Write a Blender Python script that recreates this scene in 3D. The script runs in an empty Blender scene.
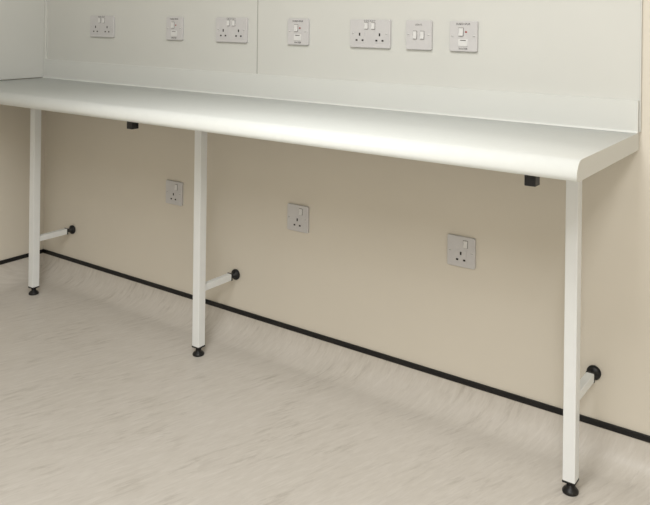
import bpy, bmesh
from math import *
from mathutils import Vector, Matrix
C=bpy.context.scene.collection
bpy.context.scene.view_settings.view_transform='Standard'
def s2l(c): return tuple((x/255/12.92 if x<10 else ((x/255+.055)/1.055)**2.4) for x in c)
def mat(name,rgb,rough=.5,spec=.4,metal=0,noise=0,nscale=8,bump=0,bscale=300,stretch=(1,1,1)):
    m=bpy.data.materials.new(name);m.use_nodes=True
    nt=m.node_tree;b=nt.nodes['Principled BSDF']
    col=s2l(rgb)
    b.inputs['Base Color'].default_value=(*col,1)
    b.inputs['Roughness'].default_value=rough;b.inputs['Metallic'].default_value=metal
    b.inputs['Specular IOR Level'].default_value=spec
    tc=nt.nodes.new('ShaderNodeTexCoord')
    if noise:
        mp=nt.nodes.new('ShaderNodeMapping');mp.inputs['Scale'].default_value=stretch
        nt.links.new(tc.outputs['Object'],mp.inputs[0])
        n=nt.nodes.new('ShaderNodeTexNoise');n.inputs['Scale'].default_value=nscale;n.inputs['Detail'].default_value=5
        nt.links.new(mp.outputs[0],n.inputs['Vector'])
        r=nt.nodes.new('ShaderNodeValToRGB')
        r.color_ramp.elements[0].position=.3;r.color_ramp.elements[1].position=.7
        r.color_ramp.elements[0].color=(*[x*(1-noise) for x in col],1)
        r.color_ramp.elements[1].color=(*[min(1,x*(1+noise)) for x in col],1)
        nt.links.new(n.outputs[0],r.inputs[0]);nt.links.new(r.outputs[0],b.inputs['Base Color'])
    if bump:
        n2=nt.nodes.new('ShaderNodeTexNoise');n2.inputs['Scale'].default_value=bscale
        nt.links.new(tc.outputs['Object'],n2.inputs['Vector'])
        bp=nt.nodes.new('ShaderNodeBump');bp.inputs['Strength'].default_value=bump;bp.inputs['Distance'].default_value=.001
        nt.links.new(n2.outputs[0],bp.inputs['Height']);nt.links.new(bp.outputs[0],b.inputs['Normal'])
    return m
M_beige=mat('wall_paint_beige',(215,209,197),.75,.2,noise=.012,nscale=3,bump=.08)
M_panel=mat('white_cladding',(208,209,205),.35,.4,noise=.01,nscale=4)
M_up=mat('white_upstand',(214,216,213),.35,.4,noise=.01,nscale=4)
M_top=mat('laminate_white',(227,231,230),.30,.45,noise=.012,nscale=60,bump=.05,bscale=500)
M_black=mat('black_plastic',(18,18,19),.45,.4)
M_steel=mat('powder_white',(230,233,234),.38,.4,noise=.01,nscale=20)
M_plate=mat('plate_grey_satin',(200,199,200),.38,.5,noise=.02,nscale=40)
M_insert=mat('insert_white',(217,217,217),.35,.5)
M_dark=mat('dark_slot',(30,28,27),.6,.2)
M_gap=mat('joint_sealant',(165,165,160),.6,.2)
M_ink=mat('ink_print',(98,95,94),.6,.2)
M_red=mat('red_mark',(150,40,35),.5,.3)
M_ceil=mat('ceiling_white',(230,230,228),.9,.1,noise=.01)
M_trim=mat('strip_black',(14,14,15),.4,.4)
# floor vinyl
def floor_mat():
    m=bpy.data.materials.new('vinyl_streaked');m.use_nodes=True
    nt=m.node_tree;b=nt.nodes['Principled BSDF'];L=nt.links.new
    tc=nt.nodes.new('ShaderNodeTexCoord')
    sp=nt.nodes.new('ShaderNodeSeparateXYZ');L(tc.outputs['Object'],sp.inputs[0])
    ad=nt.nodes.new('ShaderNodeMath');ad.operation='ADD';L(sp.outputs[1],ad.inputs[0]);L(sp.outputs[2],ad.inputs[1])
    cb=nt.nodes.new('ShaderNodeCombineXYZ');L(sp.outputs[0],cb.inputs[0]);L(ad.outputs[0],cb.inputs[1])
    def streak(rot,sc,nsc,lo,hi,det=6,dist=.3,rg=.6):
        mp=nt.nodes.new('ShaderNodeMapping');mp.inputs['Rotation'].default_value=(0,0,rot);mp.inputs['Scale'].default_value=sc
        mp.vector_type='TEXTURE'
        L(cb.outputs[0],mp.inputs[0])
        n=nt.nodes.new('ShaderNodeTexNoise');n.inputs['Scale'].default_value=nsc;n.inputs['Detail'].default_value=det
        n.inputs['Distortion'].default_value=dist;n.inputs['Roughness'].default_value=rg
        L(mp.outputs[0],n.inputs['Vector'])
        r=nt.nodes.new('ShaderNodeMapRange');r.inputs[1].default_value=lo;r.inputs[2].default_value=hi
        L(n.outputs[0],r.inputs[0]);return r.outputs[0]
    D=radians(72)
    a=streak(D+.04,(5.5,1,1),75,.46,.7,5,.2)
    a2=streak(D-.03,(5.5,1,1),62,.50,.68,6,.3,.68)
    a3=streak(D,(2.6,1,1),5,.35,.7,3,.5)
    a4=streak(D+.02,(6,1,1),170,.46,.7,3,.1)
    msk=streak(D,(2.2,1,1),8,.40,.62,2,.3)
    def mul(x,y):
        k=nt.nodes.new('ShaderNodeMath');k.operation='MULTIPLY';L(x,k.inputs[0]);L(y,k.inputs[1]);return k.outputs[0]
    def mix(f,c1,c2,amt):
        x=nt.nodes.new('ShaderNodeMath');x.operation='MULTIPLY';x.inputs[1].default_value=amt;L(f,x.inputs[0])
        k=nt.nodes.new('ShaderNodeMixRGB');L(x.outputs[0],k.inputs[0])
        if isinstance(c1,tuple): k.inputs[1].default_value=(*s2l(c1),1)
        else: L(c1,k.inputs[1])
        k.inputs[2].default_value=(*s2l(c2),1);return k.outputs[0]
    c=mix(a3,(202,197,190),(197,192,184),.8)
    c=mix(a,c,(214,210,204),.5)
    c=mix(mul(a2,msk),c,(160,153,144),.6)
    c=mix(a4,c,(182,176,168),.3)
    L(c,b.inputs['Base Color'])
    b.inputs['Roughness'].default_value=.38;b.inputs['Specular IOR Level'].default_value=.45
    return m
M_floor=floor_mat()

def empty(name):
    e=bpy.data.objects.new(name,None);e.empty_display_size=.1;C.objects.link(e);return e
def addmesh(name,bm,mt,parent=None,smooth=False,bevel=0,seg=2):
    me=bpy.data.meshes.new(name)
    bmesh.ops.recalc_face_normals(bm,faces=bm.faces)
    bm.to_mesh(me);bm.free()
    for m in (mt if isinstance(mt,list) else [mt]): me.materials.append(m)
    o=bpy.data.objects.new(name,me);C.objects.link(o)
    if smooth:
        for p in me.polygons:p.use_smooth=True
    if bevel:
        b=o.modifiers.new('b','BEVEL');b.width=bevel;b.segments=seg;b.limit_method='ANGLE';b.angle_limit=radians(40)
        o.modifiers.new('w','WEIGHTED_NORMAL')
        for p in me.polygons:p.use_smooth=True
    if parent:o.parent=parent
    return o
def bmbox(bm,x0,x1,y0,y1,z0,z1):
    r=bmesh.ops.create_cube(bm,size=1)
    for v in r['verts']:
        v.co=Vector(((x0+x1)/2+v.co.x*(x1-x0),(y0+y1)/2+v.co.y*(y1-y0),(z0+z1)/2+v.co.z*(z1-z0)))
def box(name,x0,x1,y0,y1,z0,z1,mt,parent=None,bevel=0,seg=2):
    bm=bmesh.new();bmbox(bm,x0,x1,y0,y1,z0,z1)
    return addmesh(name,bm,mt,parent,bevel=bevel,seg=seg)
def extr_x(name,prof,x0,x1,mt,parent=None,smooth=False):
    bm=bmesh.new()
    a=[bm.verts.new((x0,y,z)) for y,z in prof];b=[bm.verts.new((x1,y,z)) for y,z in prof]
    n=len(prof)
    for i in range(n):
        j=(i+1)%n;f=bm.faces.new((a[i],a[j],b[j],b[i]));f.smooth=smooth
    bm.faces.new(a);bm.faces.new(b[::-1])
    return addmesh(name,bm,mt,parent)
def lathe(name,prof,origin,axis,mt,parent,seg=32):
    bm=bmesh.new();rings=[]
    for r,h in prof:
        ring=[]
        for i in range(seg):
            t=2*pi*i/seg
            p=(r*cos(t),r*sin(t),h) if axis=='z' else (r*cos(t),-h,r*sin(t))
            ring.append(bm.verts.new(Vector(origin)+Vector(p)))
        rings.append(ring)
    for a,b in zip(rings,rings[1:]):
        for i in range(seg):
            f=bm.faces.new((a[i],a[(i+1)%seg],b[(i+1)%seg],b[i]));f.smooth=True
    bm.faces.new(rings[0]);bm.faces.new(rings[-1])
    o=addmesh(name,bm,mt,parent)
    return o

# ---------------- params (from camera fit)
Hw=.8367;L=2.4542;D=.4812;t=.0422;hu=.0794;hs=.091
RX,RY,RZ=4.3,-3.7,2.5
box('floor',-.1,RX+.1,RY-.1,.1,-.1,0,M_floor)
box('ceiling',-.1,RX+.1,RY-.1,.1,RZ,RZ+.1,M_ceil)
box('wall_back',-.1,RX+.1,0,.1,0,RZ,M_beige)
box('wall_left',-.1,0,RY,0,0,RZ,M_beige)
box('wall_right',RX,RX+.1,RY,0,0,RZ,M_beige)
box('wall_front',-.1,RX+.1,RY-.1,RY,0,RZ,M_beige)
R=.078
prof=[(-.003,hs)]
for i in range(0,17):
    a=pi/2*i/16
    prof.append((-.003-R+R*cos(a),.0002+R-R*sin(a)))
prof.append((-.003-R-.03,.0001))
def sheet(name,pts_a,pts_b):
    bm=bmesh.new()
    a=[bm.verts.new(p) for p in pts_a];b=[bm.verts.new(p) for p in pts_b]
    for i in range(len(a)-1):
        f=bm.faces.new((a[i],a[i+1],b[i+1],b[i]));f.smooth=True
    return addmesh(name,bm,M_floor)
sheet('baseboard_back',[(0,y,z) for y,z in prof],[(RX,y,z) for y,z in prof])
sheet('baseboard_left',[(-y,0,z) for y,z in prof],[(-y,RY,z) for y,z in prof])
box('trim_1',0,RX,-.006,0,hs-.0085,hs+.0075,M_trim,bevel=.0015)
box('trim_2',0,.006,RY,-.006,hs-.0085,hs+.0075,M_trim,bevel=.0015)
seam=1.2065;PT=.006
clad=empty('wall_cladding')
zb=Hw+.002
box('panel_1',.008,seam-.0022,-PT,0,zb,2.3,M_panel,clad,bevel=.001)
box('panel_2',seam+.0022,L,-PT,0,zb,2.3,M_panel,clad,bevel=.001)
box('panel_3',0,PT,-1.4,-.008,zb,2.3,M_panel,clad,bevel=.001)
box('corner_bead',0,.016,-.016,0,zb,2.3,M_panel,clad,bevel=.002)
box('joint_strip',seam-.003,seam+.003,-.0045,0,zb,2.3,M_gap,clad)
box('end_trim',L,L+.004,-PT-.002,0,zb,2.3,M_panel,clad,bevel=.001)

# ---------------- worktop
bench=empty('laboratory_workbench')
prof=[(-.007,Hw-t),(-.007,Hw)]
rr=.030
cy=-D+rr
n=12
for i in range(n+1):
    a=pi/2+pi/2*i/n
    prof.append((cy+rr*cos(a),Hw-rr+rr*sin(a)))
r2=t-rr
for i in range(1,7):
    a=pi+pi/2*i/6
    prof.append((-D+r2+r2*cos(a),Hw-t+r2+r2*sin(a)))
o=extr_x('worktop',prof,.001,L-.001,M_top,bench)
for f in o.data.polygons:
    if abs(f.normal.x)<.5 and len(f.vertices)==4: f.use_smooth=True
extr_x('end_edging',[(y*1.0,z) for y,z in prof],L-.001,L,M_panel,bench)
up=[(-PT,Hw+.0002),(-PT,Hw+hu)]
up+=[(-PT-.012,Hw+hu)]
for i in range(7):
    a=pi-pi/2*i/6
    q=.006
    up.append((-PT-.012-q-q*cos(a),Hw+.0002+q-q*sin(a)))
extr_x('upstand',up,.008,L,M_up,bench)
def tube(name,x0,x1,y0,y1,z0,z1): return box(name,x0,x1,y0,y1,z0,z1,M_steel,bench,bevel=.002,seg=3)
bz=.2163;ly=-.178
for k,lx in enumerate((.202,1.1188,2.3506),1):
    h=.015
    tube('leg_%d'%k,lx-h,lx+h,ly-h,ly+h,.030,Hw-t-.025)
    tube('arm_%d'%k,lx-h,lx+h,ly-h-.005,-.001,Hw-t-.025,Hw-t)
    bx=lx+(.002 if k==3 else -.008)
    box('fixing_block_%d'%k,bx-.012,bx+.012,-.466,-.440,Hw-t-.023,Hw-t,M_black,bench,bevel=.0015)
    box('wall_stay_%d'%k,lx-.010,lx+.010,ly+h-.001,-.034,bz-.011,bz+.011,M_steel,bench,bevel=.002)
    box('stay_plug_%d'%k,lx-.011,lx+.011,-.036,-.030,bz-.012,bz+.012,M_black,bench,bevel=.001)
    lathe('wall_pad_%d'%k,[(.016,0),(.018,.002),(.018,.007),(.014,.011),(.007,.013),(.007,.031)],(lx,0,bz),'y',M_black,bench)
    box('leg_plug_%d'%k,lx-h-.0005,lx+h+.0005,ly-h-.0005,ly+h+.0005,.026,.031,M_black,bench,bevel=.001)
    lathe('foot_%d'%k,[(.017,0),(.019,.001),(.019,.005),(.015,.010),(.009,.013),(.009,.027)],(lx,ly,0),'z',M_black,bench)
# ---------------- sockets
def rplate(bm,x0,x1,z0,z1,y0,y1,r=.006,seg=5):
    pts=[]
    for cx,cz,a0 in ((x1-r,z1-r,0),(x0+r,z1-r,90),(x0+r,z0+r,180),(x1-r,z0+r,270)):
        for i in range(seg+1):
            a=radians(a0+90*i/seg);pts.append((cx+r*cos(a),cz+r*sin(a)))
    A=[bm.verts.new((x,y0,z)) for x,z in pts];B=[bm.verts.new((x,y1,z)) for x,z in pts]
    n=len(pts)
    for i in range(n):bm.faces.new((A[i],A[(i+1)%n],B[(i+1)%n],B[i]))
    bm.faces.new(A);bm.faces.new(B[::-1])
def label(s,x,y,z,size,par,mt=M_ink):
    cu=bpy.data.curves.new('label_print','FONT');cu.body=s;cu.size=size;cu.align_x='CENTER';cu.align_y='CENTER';cu.extrude=.0001
    o=bpy.data.objects.new('label_print',cu);C.objects.link(o)
    o.rotation_euler=(pi/2,0,0);o.location=(x,y,z);cu.materials.append(mt);o.parent=par
def plate(par,w,X,Z,yb,th=.008):
    bm=bmesh.new();rplate(bm,X-w/2,X+w/2,Z-.043,Z+.043,yb-th,yb,.005)
    addmesh('plate',bm,M_plate,par,bevel=.0015,seg=2)
    return yb-th
def screws(par,X,Z,y,dx):
    for k,sx in enumerate((-1,1),1):
        lathe('screw_%d'%k,[(.0035,-.001),(.0035,.0003),(.002,.0008)],(X+sx*dx,y,Z),'y',M_insert,par,16)
        box('screw_slot_%d'%k,X+sx*dx-.003,X+sx*dx+.003,y-.0011,y-.0005,Z-.0005,Z+.0005,M_dark,par)
def rocker(par,x,z,y,w=.014,h=.022):
    bm=bmesh.new();rplate(bm,x-w/2-.0012,x+w/2+.0012,z-h/2-.0012,z+h/2+.0012,y-.0004,y,.001,2)
    addmesh('rocker_frame',bm,M_ink,par)
    bm=bmesh.new()
    pr=[(y,z-h/2),(y-.0042,z-h/2),(y-.0018,z),(y-.0026,z+h/2),(y,z+h/2)]
    a=[bm.verts.new((x-w/2,p,q)) for p,q in pr];b=[bm.verts.new((x+w/2,p,q)) for p,q in pr]
    for i in range(5):bm.faces.new((a[i],a[(i+1)%5],b[(i+1)%5],b[i]))
    bm.faces.new(a);bm.faces.new(b[::-1])
    addmesh('rocker',bm,M_insert,par,bevel=.0005)
def outlet(par,x,z,y):
    bm=bmesh.new();rplate(bm,x-.0185,x+.0185,z-.017,z+.019,y-.0008,y,.004)
    addmesh('outlet_insert',bm,M_plate,par,bevel=.0003)
    y=y-.0008
    bm=bmesh.new()
    bmbox(bm,x-.0025,x+.0025,y-.0003,y+.0005,z+.005,z+.014)
    bmbox(bm,x-.0145,x-.0075,y-.0003,y+.0005,z-.0110,z-.006)
    bmbox(bm,x+.0075,x+.0145,y-.0003,y+.0005,z-.0110,z-.006)
    addmesh('pin_slots',bm,M_dark,par)
def socket_double(X,Z,yb):
    p=empty('double_socket');y=plate(p,.146,X,Z,yb);screws(p,X,Z,y,.0602)
    for s in (-1,1):
        outlet(p,X+s*.036,Z-.012,y)
        rocker(p,X+s*.0125,Z+.024,y,.012,.019)
    label('S O C K E T',X,y-.0003,Z+.0385,.008,p,M_dark)
def socket_single(X,Z,yb):
    p=empty('single_socket');y=plate(p,.086,X,Z,yb);screws(p,X,Z,y,.0335)
    outlet(p,X,Z-.014,y);rocker(p,X+.014,Z+.023,y,.012,.019)
def spur(X,Z,yb):
    p=empty('fused_spur_switch');y=plate(p,.086,X,Z,yb);screws(p,X,Z,y,.0335)
    rocker(p,X-.007,Z+.012,y,.014,.022)
    box('neon',X+.006,X+.012,y-.0012,y,Z+.010,Z+.014,M_red,p,bevel=.0004)
    bm=bmesh.new();rplate(bm,X-.015,X+.015,Z-.028,Z-.008,y-.0014,y,.002,3)
    addmesh('fuse_carrier',bm,M_insert,p,bevel=.0004)
    box('carrier_notch',X-.009,X+.009,y-.0018,y-.0013,Z-.0125,Z-.0108,M_dark,p)
    label('FUSED SPUR',X,y-.0003,Z+.034,.008,p,M_dark)
    label('WATER',X,y-.0003,Z-.0355,.008,p,M_dark)
def two_gang(X,Z,yb):
    p=empty('light_switch');y=plate(p,.086,X,Z,yb);screws(p,X,Z,y,.0335)
    rocker(p,X-.012,Z,y,.012,.022);rocker(p,X+.012,Z,y,.012,.022)
    label('LIGHTS',X,y-.0003,Z+.030,.007,p)
zu=1.0629;zl=.4551
for X,f in zip((.3888,.8075,1.0923,1.3872,1.6658,1.8357,1.9789),(socket_double,spur,socket_double,spur,socket_double,two_gang,spur)):
    f(X,zu,-PT)
for X in (.8088,1.3904,1.9768): socket_single(X,zl,0)

# ---------------- lights
def ceil_light(x,y,power,w=.6,l=1.2):
    p=empty('ceiling_light')
    box('housing',x-w/2-.02,x+w/2+.02,y-l/2-.02,y+l/2+.02,RZ-.03,RZ-.001,M_ceil,p,bevel=.003)
    ld=bpy.data.lights.new('diffuser_light','AREA');ld.shape='RECTANGLE';ld.size=w;ld.size_y=l;ld.energy=power
    ld.color=(1,.993,.975)
    o=bpy.data.objects.new('diffuser_light',ld);C.objects.link(o);o.location=(x,y,RZ-.035);o.parent=p
ceil_light(2.2,-1.7,38)
ceil_light(3.3,-2.8,48)
w=bpy.data.worlds.new('w');bpy.context.scene.world=w;w.use_nodes=True
w.node_tree.nodes['Background'].inputs[0].default_value=(.8,.8,.78,1);w.node_tree.nodes['Background'].inputs[1].default_value=.3
# ---------------- camera
yaw=.6084;roll=.0120;f=764.585;sx=18.6216;sy=-236.2949
F=Vector((-sin(yaw),cos(yaw),0));Rv=Vector((cos(yaw),sin(yaw),0));U=Vector((0,0,1))
R3=Rv*cos(roll)+U*sin(roll);U3=U*cos(roll)-Rv*sin(roll)
m=Matrix((R3,U3,-F)).transposed().to_4x4();m.translation=Vector((2.9311,-1.9702,1.1152))
cd=bpy.data.cameras.new('camera');cam=bpy.data.objects.new('camera',cd);C.objects.link(cam);cam.matrix_world=m
cd.sensor_width=36;cd.lens=f*36/650;cd.shift_x=-sx/650;cd.shift_y=sy/650;cd.clip_start=.02
bpy.context.scene.camera=cam
